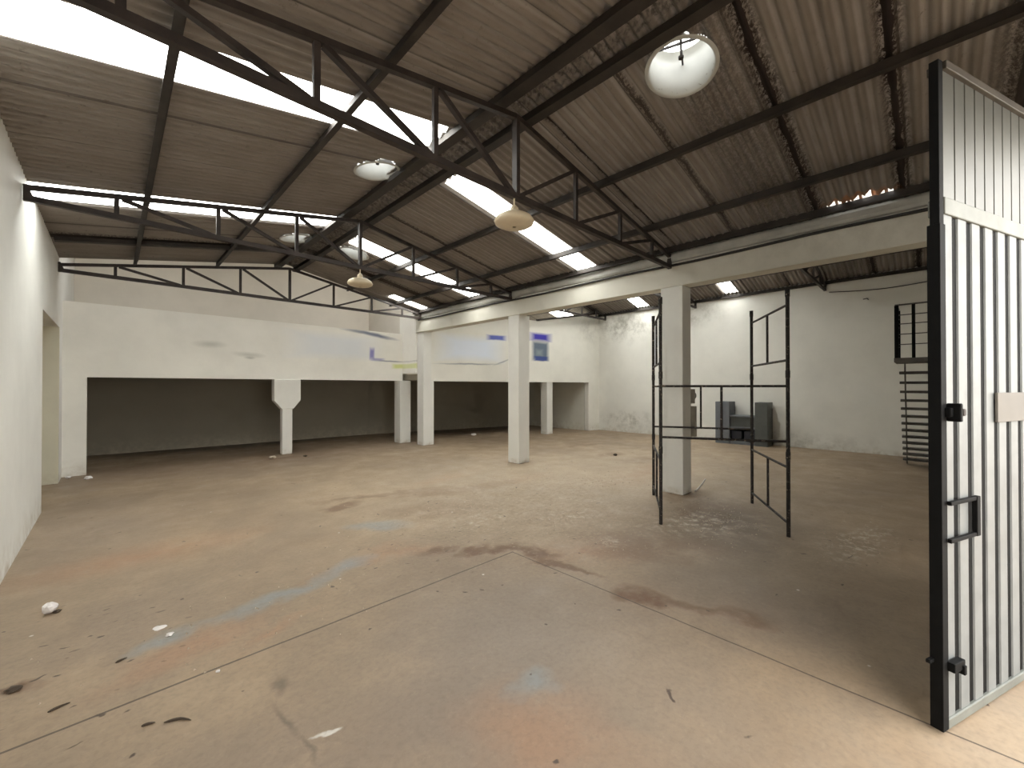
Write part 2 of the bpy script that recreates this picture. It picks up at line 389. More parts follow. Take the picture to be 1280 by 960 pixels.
bm = bmesh.new()   # back wall behind both lofts
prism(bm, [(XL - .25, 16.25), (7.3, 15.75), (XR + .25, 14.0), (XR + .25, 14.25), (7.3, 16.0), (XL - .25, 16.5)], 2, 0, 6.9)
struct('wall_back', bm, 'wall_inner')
bm = bmesh.new()   # light upper part of the back wall (painted), just proud of the lower part
prism(bm, [(XL, 16.2), (7.3, 15.70), (XR, 13.95), (XR, 13.99), (7.3, 15.74), (XL, 16.24)], 2, 2.36, 6.85)
struct('wall_back_upper', bm, 'wall_upper')

bm = bmesh.new()   # parapet of the left loft, its end pier and side return
box(bm, XL, 7.15, 12.75, 12.95, 2.11, 3.72); box(bm, XL, -.41, 12.75, 12.95, 0, 2.11)
box(bm, 7.15, 7.42, 11.9, 12.95, 2.36, 4.4)
struct('wall_parapet', bm, 'wall_a')
bm = bmesh.new()   # front of the right loft, top follows the sloping roof line
def yb(x): return 11.5 - (x - 7.5) * .147
def slab_wall(x0, x1, z0a, z1a, z1b, t=.2):
    ya, yb_ = yb(x0), yb(x1)
    v = [bm.verts.new(p) for p in ((x0, ya, z0a), (x1, yb_, z0a), (x1, yb_ + t, z0a), (x0, ya + t, z0a), (x0, ya, z1a), (x1, yb_, z1b), (x1, yb_ + t, z1b), (x0, ya + t, z1a))]
    for f in ((0, 3, 2, 1), (4, 5, 6, 7), (0, 1, 5, 4), (1, 2, 6, 5), (2, 3, 7, 6), (3, 0, 4, 7)): bm.faces.new([v[i] for i in f])
slab_wall(7.5, 12.0, 2.09, 4.5, 4.5); slab_wall(12.0, XR, 2.09, 4.5, 5.16); slab_wall(14.8, XR, 0, 2.09, 2.09)
struct('wall_loft', bm, 'wall_b')
bm = bmesh.new(); box(bm, 14.8, 15.0, 10.65, 14.2, 0, 2.1); struct('wall_partition', bm, 'wall_plain')

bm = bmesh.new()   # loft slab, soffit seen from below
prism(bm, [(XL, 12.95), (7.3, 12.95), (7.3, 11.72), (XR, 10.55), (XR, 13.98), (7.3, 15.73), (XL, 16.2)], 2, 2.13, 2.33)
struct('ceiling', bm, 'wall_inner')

# ------------------------------------------------------------------ roof of the near hall
PITCH, AMP = .125, .026
def wave(y): 
    return AMP * math.sin(2 * PI * y / PITCH) + .014 * (((y - .18) / 1.03) % 1.0)
VENTS = [(3.92, 1.68, .30, 'R'), (2.72, 5.58, .29, 'L'), (2.76, 9.32, .29, 'L'), (3.96, 9.28, .29, 'R')]
# (x0,x1,y0,y1) of translucent sheets
SKY = [(-.77, 2.95, 4.15, 4.70), (-.77, 3.0, 7.74, 8.36), (3.66, 7.1, 4.80, 5.24), (3.66, 7.0, 8.42, 8.87), (5.9, 7.05, 11.05, 11.42)]
def frange(a, b, s):
    n = max(1, int(round((b - a) / s))); return [a + (b - a) * i / n for i in range(n + 1)]
def xs_for(side):
    cuts = []
    a, b = (XL - .2, RX) if side == 'L' else (RX, XB + .12)
    pts = {a, b}
    for v in VENTS:
        if v[3] == side: pts.update((v[0] - .34, v[0] + .34))
    for s in SKY:
        for q in (s[0], s[1]):
            if a < q < b: pts.add(q)
    if side == 'R': pts.update((6.94, 7.13))
    pts = sorted(pts); out = []
    for p, q in zip(pts, pts[1:]):
        fine = any(v[3] == side and v[0] - .35 <= p and q <= v[0] + .35 for v in VENTS) or (p > 6.93 and q < 7.14)
        seg = frange(p, q, .03 if fine else .35)
        out += seg[:-1]
    return out + [pts[-1]]
def corrugated(bm, xs, y0, y1, zf, hole, n_per=10, amp=1.0):
    ys = frange(y0, y1, PITCH / n_per)
    grid = [[bm.verts.new((x, y, zf(x) + wave(y) * amp)) for y in ys] for x in xs]
    for i in range(len(xs) - 1):
        for j in range(len(ys) - 1):
            if hole((xs[i] + xs[i + 1]) / 2, (ys[j] + ys[j + 1]) / 2): continue
            bm.faces.new((grid[i][j], grid[i + 1][j], grid[i + 1][j + 1], grid[i][j + 1]))
    loose = [v for v in bm.verts if not v.link_faces]
    bmesh.ops.delete(bm, geom=loose, context='VERTS')
leak = random.Random(3)
teeth = {}
def hole_a(x, y):
    for v in VENTS:
        if (x - v[0]) ** 2 + (y - v[1]) ** 2 < v[2] ** 2: return True
    for s in SKY:
        if s[0] < x < s[1] and s[2] < y < s[3]: return True
    if 6.93 < x < 7.12 and .32 < y < 1.02:      # the broken, rusted eave
        k = int(y / .0417); t = ((k * 7919) % 13) / 13
        return x > 6.95 + .13 * t and (k % 3)
    return False
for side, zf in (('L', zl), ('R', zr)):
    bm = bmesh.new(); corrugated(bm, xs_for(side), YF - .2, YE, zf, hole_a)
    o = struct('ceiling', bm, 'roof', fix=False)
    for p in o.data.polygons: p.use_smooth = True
# dark speckled ridge capping closing the joint
bm = bmesh.new()
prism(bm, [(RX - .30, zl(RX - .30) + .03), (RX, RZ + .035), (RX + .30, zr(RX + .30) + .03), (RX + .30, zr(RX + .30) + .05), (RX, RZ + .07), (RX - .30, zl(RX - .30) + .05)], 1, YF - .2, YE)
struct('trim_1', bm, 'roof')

SKL = ['long bright translucent roof sheet crossing the left slope between nearest and middle trusses',
       'thin bright translucent roof sheet on the left slope just behind the middle truss',
       'bright translucent roof sheet running down the right slope behind the nearest pendant lamp',
       'narrow bright translucent roof sheet down the right slope above the farther pendant lamp',
       'short translucent sheet at the foot of the right slope beside the farthest truss']
for i, (x0, x1, y0, y1) in enumerate(SKY):
    bm = bmesh.new(); zf = zl if x1 < RX else zr
    corrugated(bm, frange(x0, x1, .5), y0, y1, zf, lambda x, y: False, 8, .9)
    o = obj('skylight_sheet', bm, 'skylight', fix=False)
    tag(o, SKL[i], 'skylight', 'translucent sheets in the near roof')
    s = o.modifiers.new('thick', 'SOLIDIFY'); s.thickness = .004

# roof of the farther hall
SKB = [(8.3, 15.3, 11.50, 12.40), (8.3, 15.3, 7.85, 8.35), (8.3, 15.25, 4.60, 5.02)]  # sheets extended over the unseen left slope to brighten the far hall
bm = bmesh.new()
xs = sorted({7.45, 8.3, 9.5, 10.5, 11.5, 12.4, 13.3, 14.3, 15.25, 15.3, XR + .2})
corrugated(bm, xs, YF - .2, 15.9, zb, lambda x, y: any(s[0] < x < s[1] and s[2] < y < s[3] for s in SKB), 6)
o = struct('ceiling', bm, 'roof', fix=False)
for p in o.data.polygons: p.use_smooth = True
SKBL = ['small bright roof sheet over the far loft, nearest the corner of right wall', 'small bright roof sheet seen left of the scaffold column under the beam',
        'small bright roof sheet seen between the scaffold column and tall scaffold posts']
for i, (x0, x1, y0, y1) in enumerate(SKB):
    bm = bmesh.new(); corrugated(bm, frange(x0, x1, .5), y0, y1, zb, lambda x, y: False, 6, .9)
    o = obj('skylight_sheet', bm, 'skylight', fix=False); tag(o, SKBL[i], 'skylight', 'translucent sheets in the far roof')
    s = o.modifiers.new('thick', 'SOLIDIFY'); s.thickness = .004
# higher flat roof over the left loft, with unseen end openings added to brighten the upper wall
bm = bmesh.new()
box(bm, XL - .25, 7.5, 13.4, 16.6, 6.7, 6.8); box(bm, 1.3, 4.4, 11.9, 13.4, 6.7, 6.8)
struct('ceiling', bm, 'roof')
bm = bmesh.new()
prism(bm, [(XL - .2, zl(XL - .2) + .05), (RX, RZ + .05), (XB + .3, zr(XB + .3) + .05), (XB + .3, 6.7), (XL - .2, 6.7)], 1, YE, YE + .1)
box(bm, 7.3, 7.45, 12.95, 16.0, 2.34, 6.7); box(bm, 7.3, 7.45, 11.98, 12.95, 4.4, 6.7)
struct('wall_clerestory', bm, 'wall_upper')

# ------------------------------------------------------------------ colonnade beam, gutter, pipe, columns
bm = bmesh.new(); box(bm, XB, XB + .30, YF, 11.9, 3.69, 4.12)
tag(obj('concrete_beam', bm, 'beam', bevel=.01), 'long off-white concrete beam carried by the square columns under the roof edge', 'beam')
bm = bmesh.new(); box(bm, XB + .1, XB + .32, YF, 12.0, 4.12, 5.2)
struct('wall_over_beam', bm, 'wall_plain')
bm = bmesh.new(); box(bm, XB - .03, XB + .095, YF, 12.0, 4.123, 4.30)
tag(obj('rain_gutter', bm, 'gutter', bevel=.05), 'grey rounded gutter channel along the top of the long concrete beam', 'gutter')
bm = bmesh.new(); tube(bm, [(XB - .03, y, 4.07 + .012 * math.sin(y * 1.7)) for y in frange(YF + .05, 11.7, .4)], .022, 8)
tag(obj('conduit_pipe', bm, 'cable', smooth=True), 'thin dark conduit running along the face of the long beam', 'pipe')

COLS = [(7.15, 7.50, 3.05, 3.45, 'white square column with a meter box, standing behind the scaffold'),
        (7.17, 7.55, 7.12, 7.50, 'tall white square column in the middle of the hall under the beam'),
        (7.20, 7.60, 11.50, 11.88, 'white square column at the inner corner where the two lofts meet')]
for x0, x1, y0, y1, lb in COLS:
    bm = bmesh.new(); box(bm, 0, x1 - x0, 0, y1 - y0, 0, 3.69)
    o = obj('square_column', bm, 'column', bevel=.012, loc=(x0, y0, 0)); tag(o, lb, 'column', 'columns under the long beam')
bm = bmesh.new(); box(bm, 0, .40, 0, .40, 0, 2.11)
tag(obj('square_column', bm, 'column', bevel=.012, loc=(6.95, 12.55, 0)), 'short white square column ending the left loft opening beside a narrow gap', 'column')
bm = bmesh.new(); box(bm, 0, .35, 0, .33, 0, 2.10)
tag(obj('square_column', bm, 'column', bevel=.012, loc=(12.45, 10.77, 0)), 'slim white square column under the right loft, seen right of the middle column', 'column')
t = thing('flared_column', 'slim white column with a wide flared head in the left loft opening', 'column', (3.525, 12.72, 0))
bm = bmesh.new(); box(bm, -.135, .135, -.02, .20, 0, 1.30); obj('shaft', bm, 'column', t, bevel=.03)
bm = bmesh.new(); prism(bm, [(-.15, 1.28), (.15, 1.28), (.34, 1.52), (.34, 2.11), (-.34, 2.11), (-.34, 1.52)], 1, -.04, .22); obj('flared_head', bm, 'column', t, bevel=.01)

# ------------------------------------------------------------------ trusses
def make_truss(name, y, label, xL, xR, xm, zbot, zapex, zendL, zendR, xs, group):
    t = thing(name, label, 'truss', (0, y, 0), 0, group)
    bm = bmesh.new(); bar(bm, (xL, 0, zbot), (xR, 0, zbot), .062, .066); obj('bottom_chord', bm, 'steel', t)
    bm = bmesh.new(); bar(bm, (xL, 0, zendL), (xm, 0, zapex), .055, .055); obj('top_chord', bm, 'steel', t)
    bm = bmesh.new(); bar(bm, (xm, 0, zapex), (xR, 0, zendR), .055, .055); obj('top_chord', bm, 'steel', t)
    def zt(x): return zendL + (zapex - zendL) * (x - xL) / (xm - xL) if x <= xm else zapex + (zendR - zapex) * (x - xm) / (xR - xm)
    for x in xs:
        bm = bmesh.new(); w = .075 if abs(x - xm) < .05 else .042
        bar(bm, (x, 0, zbot), (x, 0, zt(x)), w, .05); obj('vertical_post', bm, 'steel', t)
    L_ = [x for x in xs if x <= xm + .01]; R_ = [x for x in xs if x >= xm - .01]
    pairs = [(a, zt(a), b, zbot) for a, b in zip(L_, L_[1:])] + [(b, zt(b), a, zbot) for a, b in zip(R_, R_[1:])]
    for a, za_, b, zb_ in pairs:
        bm = bmesh.new(); d = .05 if b > a else -.05
        bar(bm, (a + d, 0, za_ - .02), (b - d, 0, zb_ + .02), .048, .046); obj('diagonal_brace', bm, 'steel', t)
    for x, z in ((xL, zbot), (xR, zbot)):
        bm = bmesh.new(); s = 1 if x < xm else -1
        prism(bm, [(x, z - .035), (x + s * .10, z - .03), (x + s * .03, z + .15), (x, z + .15)], 1, -.032, .032)
        obj('end_plate', bm, 'steel', t)
    return t
XS = [.02, 1.10, 2.17, 3.25, 4.36, 5.46, 6.46]
for y, zb_, lb in ((3.27, 4.05, 'nearest dark steel roof truss crossing overhead with a pendant lamp at its middle'),
                   (7.35, 4.10, 'middle dark steel roof truss ending on the middle white column'),
                   (11.55, 4.12, 'farthest dark steel roof truss, in front of the left loft wall')):
    make_truss('roof_truss', y, lb, XL + .01, XB - .01, 3.25, zb_, 4.95, 4.22, 4.24, XS, 'trusses of the near roof')
for y, lb in ((2.25, 'far hall roof truss meeting the right wall above the grey counter'), (6.1, 'far hall roof truss hidden mostly behind the scaffold column'),
              (9.97, 'far hall roof truss meeting the right wall near its stained corner')):
    make_truss('roof_truss', y, lb, 7.5, XR - .01, 11.5, 4.84, 5.85, 4.95, 4.98, [8.3, 9.3, 10.4, 11.5, 12.6, 13.7, 14.7], 'trusses of the far roof')

# ------------------------------------------------------------------ purlins
def purlin(x, z, y0, y1, label, w=.055, h=.10, group='purlins under the near roof'):
    bm = bmesh.new()
    box(bm, -w / 2, w / 2, 0, y1 - y0, 0, h); box(bm, -w / 2 - .02, -w / 2, 0, y1 - y0, 0, .012); box(bm, w / 2, w / 2 + .02, 0, y1 - y0, h - .012, h)
    o = obj('roof_purlin', bm, 'purlin', loc=(x, y0, z)); tag(o, label, 'purlin', group)
for x, lb, w in ((.33, 'dark purlin on the left slope nearest the left wall', .04), (1.76, 'dark purlin halfway up the left roof slope', .045),
              (3.03, 'dark ridge purlin on the left side of the pale ridge strip', .12), (3.47, 'dark ridge purlin on the right side of the pale ridge strip', .10),
              (4.88, 'dark purlin on the right slope just below the round vent', .045), (6.22, 'dark lower purlin of the right slope, above the gutter', .045)):
    purlin(x, za(x) - .125, YF, YE, lb, w)
purlin(7.06, zr(7.06) - .10, YF, YE, 'dark eave purlin right above the grey gutter')
purlin(XR - .06, 5.0, YF, 10.3, 'dark eave purlin along the top of the right wall', .06, .09, 'purlins under the far roof')
purlin(14.2, zb(14.2) - .13, YF, 14, 'dark purlin of the far roof just above the right wall', .06, .10, 'purlins under the far roof')
bm = bmesh.new(); bar(bm, (XL + .05, 0, zl(XL) - .07), (3.0, 0, zl(3.0) - .08), .11, .07)
tag(obj('roof_batten', bm, 'purlin', loc=(0, 10.2, 0)), 'dark double batten across the left slope between middle and farthest trusses', 'batten')
bm = bmesh.new(); bar(bm, (11.9, 0, 4.52), (XR - .1, 0, 5.15), .08, .07)
o = obj('roof_batten', bm, 'purlin', loc=(0, 10.4, 0)); tag(o, 'dark batten along the sloping top of the right loft wall', 'batten')
o.matrix_world = Matrix.Translation((0, 0, 0)); me = o.data
for v in me.vertices: v.co.y += yb(v.co.x) - .03

# ------------------------------------------------------------------ round roof vents
VL = ['large round white roof vent beside the ridge, nearest, with crossed bars', 'round white roof vent on the left slope behind the nearest truss',
      'small round white roof vent on the left slope behind the middle truss', 'small round white roof vent right of the ridge behind the middle truss']
for i, (x, y, r, side) in enumerate(VENTS):
    z = za(x); t = thing('roof_vent', VL[i], 'roof vent', (x, y, z), 0, 'round vents in the roof')
    sl = .175 if side == 'L' else -.2
    bm = bmesh.new(); seg = 48; rings = []
    for k, (rr, zz, tilt) in enumerate(((r + .035, -.03, 1), (r + .012, -.045, 1), (r - .005, -.03, 1), (r - .005, .06, .7), (r - .012, .10, .5), (r - .004, .14, .3), (r - .012, .20, 0), (r - .004, .25, 0), (r - .01, .30, 0), (r - .05, .34, 0))):
        rings.append([bm.verts.new((rr * math.cos(a), rr * math.sin(a), zz + rr * math.cos(a) * sl * tilt)) for a in (2 * PI * q / seg for q in range(seg))])
    for a, b_ in zip(rings, rings[1:]):
        for q in range(seg): bm.faces.new((a[q], a[(q + 1) % seg], b_[(q + 1) % seg], b_[q]))
    obj('liner', bm, 'liner', t, smooth=True)
    bm = bmesh.new()
    for a in (.35, .35 + PI / 2): bar(bm, (-r * math.cos(a), -r * math.sin(a), .22), (r * math.cos(a), r * math.sin(a), .22), .016, .016)
    obj('cross_bar', bm, 'steel', t)
    bm = bmesh.new(); tube(bm, [(0, 0, .30), (0, 0, .10), (0, 0, .09), (0, 0, .07)], [.010, .010, .026, .024], 10); obj('spindle', bm, 'steel', t)
    bm = bmesh.new()   # louvred turbine head above the liner, thin vanes with gaps
    for q in range(16):
        a0 = 2 * PI * q / 16
        prof = [(r - .03, .36), (r + .05, .46), (r + .02, .58), (r - .10, .66)]
        vs = []
        for rr, zz in prof:
            vs.append(bm.verts.new((rr * math.cos(a0), rr * math.sin(a0), zz))); vs.append(bm.verts.new(((rr - .03) * math.cos(a0 + .14), (rr - .03) * math.sin(a0 + .14), zz)))
        for p in range(0, len(vs) - 2, 2): bm.faces.new((vs[p], vs[p + 1], vs[p + 3], vs[p + 2]))
    o = obj('turbine_vanes', bm, 'liner', t); s = o.modifiers.new('thick', 'SOLIDIFY'); s.thickness = .003

# ------------------------------------------------------------------ pendant lamps
def lamp(x, y, ztop, label):
    t = thing('pendant_lamp', label, 'lamp', (x, y, ztop), 0, 'pendant lamps under the trusses')
    bm = bmesh.new(); tube(bm, [(0, 0, 0), (0, 0, -.13)], .010, 8); obj('rod', bm, 'lamp', t)
    bm = bmesh.new(); tube(bm, [(0, 0, -.08), (0, 0, -.11), (0, 0, -.15), (0, 0, -.17)], [.02, .045, .05, .03], 16); obj('socket', bm, 'lamp', t, smooth=True)
    bm = bmesh.new()
    lathe(bm, [(.03, -.165), (.08, -.17), (.15, -.19), (.20, -.22), (.225, -.26), (.215, -.285), (.18, -.305), (.10, -.32), (.02, -.325)])
    obj('shade', bm, 'lamp', t, smooth=True)
    return t
lamp(3.22, 3.27, 4.02, 'yellowed round pendant lamp hanging under the middle of the nearest truss')
lamp(3.25, 7.35, 4.07, 'yellowed round pendant lamp hanging under the middle of the farther, middle truss')

# ------------------------------------------------------------------ scaffold
A = Vector((5.44, 2.63)); Bp = Vector((6.14, 1.28)); Cp = Vector((7.48, 2.06)); D = Vector((6.80, 3.42))
def sframe(p, q, z, label):
    mid = (p + q) / 2; d = (q - p); Lh = d.length / 2; rz = math.atan2(d.y, d.x)
    t = thing('scaffold_frame', label, 'scaffold frame', (mid.x, mid.y, z), rz, 'stacked scaffold frames')
    for s in (-1, 1):
        bm = bmesh.new(); tube(bm, [(s * Lh, 0, 0), (s * Lh, 0, 1.035)], .023, 12); obj('post', bm, 'scaffold', t, smooth=False)
        bm = bmesh.new(); tube(bm, [(s * Lh, 0, .98), (s * Lh, 0, 1.075)], .0275, 12); obj('coupling', bm, 'scaffold', t)
    for zz in (.17, .875):
        bm = bmesh.new(); tube(bm, [(-Lh, 0, zz), (Lh, 0, zz)], .016, 10); obj('crossbar', bm, 'scaffold', t)
    bm = bmesh.new(); tube(bm, [(0, 0, .17), (0, 0, .875)], .016, 10); obj('middle_upright', bm, 'scaffold', t)
    return t
sframe(A, D, 0, 'bottom left scaffold frame standing on the floor, seen edge on')
sframe(Bp, Cp, 0, 'bottom right scaffold frame standing on the floor by the tallest near post')
sframe(A, Bp, 1.035, 'front middle scaffold frame spanning across between the two near posts')
sframe(D, Cp, 1.035, 'rear middle scaffold frame passing behind the white column')
sframe(A, D, 2.07, 'top left scaffold frame, seen edge on beside the column')
sframe(Bp, Cp, 2.07, 'top right scaffold frame, uppermost on the right side')

# ------------------------------------------------------------------ gate leaf
gz = math.atan2(-.36, .93)
gt = thing('metal_gate', 'tall black framed metal gate leaf with pale vertical slats, open on the right', 'gate', (3.275, -.012, 0), gz)
LW = 2.62; zt_ = 3.71
def gp(name, boxes, m, bevel=0, parent=gt):
    bm = bmesh.new()
    for b_ in boxes: box(bm, *b_)
    return obj(name, bm, m, parent, bevel=bevel)
# local: +x along the leaf, -y towards the entrance (the side seen)
gp('stile', [(-.02, .028, -.03, .012, .02, zt_), (-.026, .034, -.034, .022, .02, 2.80)], 'gate_black', .003)
gp('stile', [(LW - .05, LW, -.01, .06, .02, zt_)], 'gate_black', .006)
gp('top_rail', [(.03, LW - .05, -.045, .04, zt_ - .045, zt_)], 'rail_dark', .004)
gp('middle_rail', [(.03, LW - .05, -.035, .04, 2.86, 2.955)], 'rail_pale', .006)
gp('bottom_rail', [(.03, LW - .05, -.035, .04, .02, .075)], 'rail_pale', .006)
gp('backing_sheet', [(.03, LW - .05, -.018, .01, .05, 2.9)], 'gate_black')
x = .03; i = 0
while x < LW - .1:
    x1 = .128 + .167 * i
    x1 = min(x1, LW - .05)
    bm = bmesh.new(); prism(bm, [(x, -.018), (x + .004, -.026), (x1 - .004, -.026), (x1, -.018)], 2, .07, 2.87); obj('slat', bm, 'slat', gt)
    x = x1 + .064; i += 1
x = .03; i = 0
while x < LW - .06:
    x1 = min(.172 + .122 * i - .006, LW - .05)
    bm = bmesh.new(); prism(bm, [(x, -.018), (x + .002, -.023), (x1 - .002, -.023), (x1, -.018)], 2, 2.95, zt_ - .04); obj('panel_strip', bm, 'gate_panel', gt)
    x = x1 + .012; i += 1
gp('backing_sheet', [(.03, LW - .05, -.018, .01, 2.95, zt_ - .04)], 'gate_black')
gp('pull_handle', [(.02, .35, -.055, -.037, 1.25, 1.272), (.02, .35, -.055, -.037, 1.045, 1.067), (.31, .35, -.058, -.034, 1.045, 1.272)], 'gate_black', .003)
lt = gp('latch', [(.01, .12, -.06, -.03, 1.735, 1.785), (.035, .06, -.09, -.03, 1.71, 1.81)], 'gate_black', .006)
gp('bolt_knob', [(.085, .115, -.085, -.05, 1.74, 1.78)], 'steel', .008, lt)
gp('ground_bolt', [(.02, .135, -.065, -.03, .345, .395), (.10, .125, -.075, -.03, .32, .37)], 'gate_black', .004)
gp('keeper_bolt', [(-.075, -.03, .0, .02, .385, .405)], 'gate_black', .003)
gp('beige_plate', [(.62, 1.08, -.045, -.031, 1.685, 1.865)], 'plate', .003)['label'] = 'beige rectangular plate across three slats'

# ------------------------------------------------------------------ stair with landing and railing
st = thing('metal_stair', 'dark steel stair with open treads and railed landing against the right side', 'stair', (8.75, .385, 0))
N = 14; run = 4.75; rise = 2.33 / N
def sy(x): return .0 + (x - .7) * .027       # the flight is laid slightly out of square
for k in range(1, N):
    xx = .7 + run * (N - k) / N; z = rise * k
    bm = bmesh.new(); box(bm, xx - .13, xx + .13, -1.05 + sy(xx), sy(xx), z - .045, z); obj('tread', bm, 'stair', st)
for yy in (-.08, -1.03):
    bm = bmesh.new()
    pts = [(.7, 2.33), (.7, 2.15), (5.35, -.0), (5.55, 0.0), (5.5, .10)]
    A_ = []; B2 = []
    for (px_, pz) in pts:
        A_.append(bm.verts.new((px_, yy + sy(px_), pz))); B2.append(bm.verts.new((px_, yy + .02 + sy(px_), pz)))
    bm.faces.new(A_); bm.faces.new(B2[::-1])
    for i in range(5): bm.faces.new((A_[i], B2[i], B2[(i + 1) % 5], A_[(i + 1) % 5]))
    obj('stringer', bm, 'stair', st)
bm = bmesh.new(); box(bm, 0, .72, -1.1, .03, 2.285, 2.35); obj('landing', bm, 'stair', st)
for (px_, py) in ((.04, -1.05), (.68, -1.05)):
    bm = bmesh.new(); bar(bm, (px_, py, 0), (px_, py, 2.28), .05); obj('support_post', bm, 'stair', st)
for (px_, py, w) in ((.04, 0, .05), (.04, -.19, .04), (.66, 0, .04), (.04, -1.05, .05)):
    bm = bmesh.new(); bar(bm, (px_, py, 2.33), (px_, py, 3.17), w); obj('railing_post', bm, 'gate_black', st)
for z in (2.56, 2.72, 2.88, 3.02):
    bm = bmesh.new(); bar(bm, (.04, 0, z), (.04, -1.05, z), .014); bar(bm, (.04, 0, z), (.66, 0, z), .014); obj('railing_bar', bm, 'stair', st)
bm = bmesh.new(); bar(bm, (.04, .02, 3.18), (.04, -1.07, 3.18), .022); bar(bm, (.04, 0, 3.18), (.68, 0, 3.18), .022); obj('handrail', bm, 'stair', st)

# ------------------------------------------------------------------ grey counter unit by the right wall
ct = thing('counter_unit', 'low grey counter unit with two taller side pillars against the right wall', 'counter', (14.75, 3.62, 0))
gp('side_pillar', [(0, .6, 0, .36, 0, 1.40)], 'grey_cab', .008, ct)
p2 = gp('side_pillar', [(0, .6, 1.12, 1.56, 0, 1.40)], 'grey_cab_light', .008, ct)
gp('worktop', [(.05, .6, .36, 1.12, .90, .95)], 'grey_cab_light', .004, ct)
gp('front_panel', [(.14, .17, .36, 1.12, .58, .90)], 'grey_cab', .002, ct)
gp('shelf', [(.08, .6, .36, 1.12, .52, .58)], 'grey_cab_light', .002, ct)
gp('back_panel', [(.55, .6, .36, 1.12, .05, .52)], 'grey_cab_dark', 0, ct)
gp('plinth', [(.05, .55, .36, 1.12, 0, .10)], 'grey_cab_light', 0, ct)
for yy, lb in ((3.99 + .02, 'right dark box under the grey counter'), (4.40, 'left dark box under the grey counter')):
    bm = bmesh.new(); box(bm, 0, .38, 0, .32, 0, .34)
    tag(obj('storage_box', bm, 'grey_cab_dark', bevel=.02, loc=(14.88, yy, .10)), lb, 'box', 'dark boxes under the counter')

# ------------------------------------------------------------------ meter and switch box on the scaffold column
t = thing('electric_meter', 'round grey electric meter on the far side of the scaffold column', 'meter', (7.50, 3.065, 1.60))
bm = bmesh.new(); box(bm, 0, .03, -.08, .08, 0, .26); obj('base_plate', bm, 'box_grey', t, bevel=.01)
bm = bmesh.new(); tube(bm, [(.03, 0, .14), (.10, 0, .14), (.12, 0, .14)], [.075, .075, .05], 20); obj('dial', bm, 'box_grey', t)
t = thing('switch_box', 'grey rectangular switch box below the round meter on the column', 'electrical box', (7.50, 3.065, 1.0))
bm = bmesh.new(); box(bm, .002, .085, -.085, .11, 0, .55); obj('case', bm, 'box_grey', t, bevel=.008)
bm = bmesh.new(); box(bm, .085, .095, -.075, .10, .01, .54); obj('cover', bm, 'box_grey', t)
bm = bmesh.new(); tube(bm, [(7.56, 3.0, .02), (7.66, 3.0, .03), (7.76, 2.97, .10), (7.84, 2.93, .20)], [.016, .016, .014, .012], 8)
tag(obj('bent_pipe', bm, 'debris_white', smooth=True), 'short pale bent pipe lying at the foot of the scaffold column', 'pipe')

# cable along the right wall
bm = bmesh.new(); tube(bm, [(XR - .04, 2.15 - 2.6 * k / 12, 4.75 - .10 * math.sin(PI * k / 12) + .0 * k) for k in range(13)], .012, 6)
tag(obj('hanging_cable', bm, 'cable', smooth=True), 'thin dark cable sagging along the top of the right wall', 'cable')
t = thing('wall_hook', 'small dark bracket on the right wall left of the stair landing', 'bracket', (XR, 1.26, 4.40))
bm = bmesh.new(); tube(bm, [(0, 0, 0), (-.10, .02, .02), (-.14, .10, .0)], .014, 6); obj('hook', bm, 'cable', t)

# ------------------------------------------------------------------ litter on the floor
def lump(name, x, y, r, m, label, cat, squash=.7, seed=0, group=None):
    rd = random.Random(seed + int(x * 100)); bm = bmesh.new(); bmesh.ops.create_icosphere(bm, subdivisions=2, radius=r)
    for v in bm.verts:
        v.co *= 1 + rd.uniform(-.28, .28); v.co.z = v.co.z * squash
    zmin = min(v.co.z for v in bm.verts)
    for v in bm.verts: v.co.z -= zmin
    o = obj(name, bm, m, loc=(x, y, 0)); return tag(o, label, cat, group)
lump('paper_ball', -.37, 5.18, .045, 'debris_white', 'crumpled pinkish white paper ball on the floor near the left wall', 'litter', .9)
lump('plaster_lump', -.66, 12.5, .04, 'debris_white', 'small white plaster lump in the corner beside the left doorway', 'rubble')
lump('plaster_lump', -.36, 12.15, .06, 'debris_white', 'white plaster lump at the foot of the left loft pier', 'rubble', .5)
lump('plaster_lump', 10.0, 12.4, .10, 'debris_white', 'white lump on the floor inside the right loft opening', 'rubble', .5)
lump('paper_scrap', .27, 4.26, .04, 'debris_white', 'larger flat white paper scrap on the blue-grey floor patch', 'litter', .08)
lump('paper_scrap', .32, 4.08, .025, 'debris_white', 'tiny white paper scrap just in front of the larger flat scrap', 'litter', .3)
lump('plaster_chip', .51, 3.33, .012, 'debris_white', 'tiny white chip lying on the long floor joint', 'rubble', .5)
lump('rubble_stone', 3.03, 12.2, .07, 'rubble', 'small stone left of the flared column foot', 'rubble', .5)
lump('rubble_stone', 3.75, 11.9, .05, 'debris_dark', 'dark stone right of the flared column foot', 'rubble', .5)
lump('dirt_clod', -.44, 4.02, .035, 'debris_dark', 'dark dirt clod at the left edge of the floor', 'litter', .3)
lump('dirt_clod', -.33, 5.16, .025, 'debris_dark', 'dark dirt clod touching the crumpled paper ball', 'litter', .4)
lump('dirt_clod', 9.91, 6.1, .05, 'debris_dark', 'dark clod on the stained floor beyond the middle column', 'litter', .6)
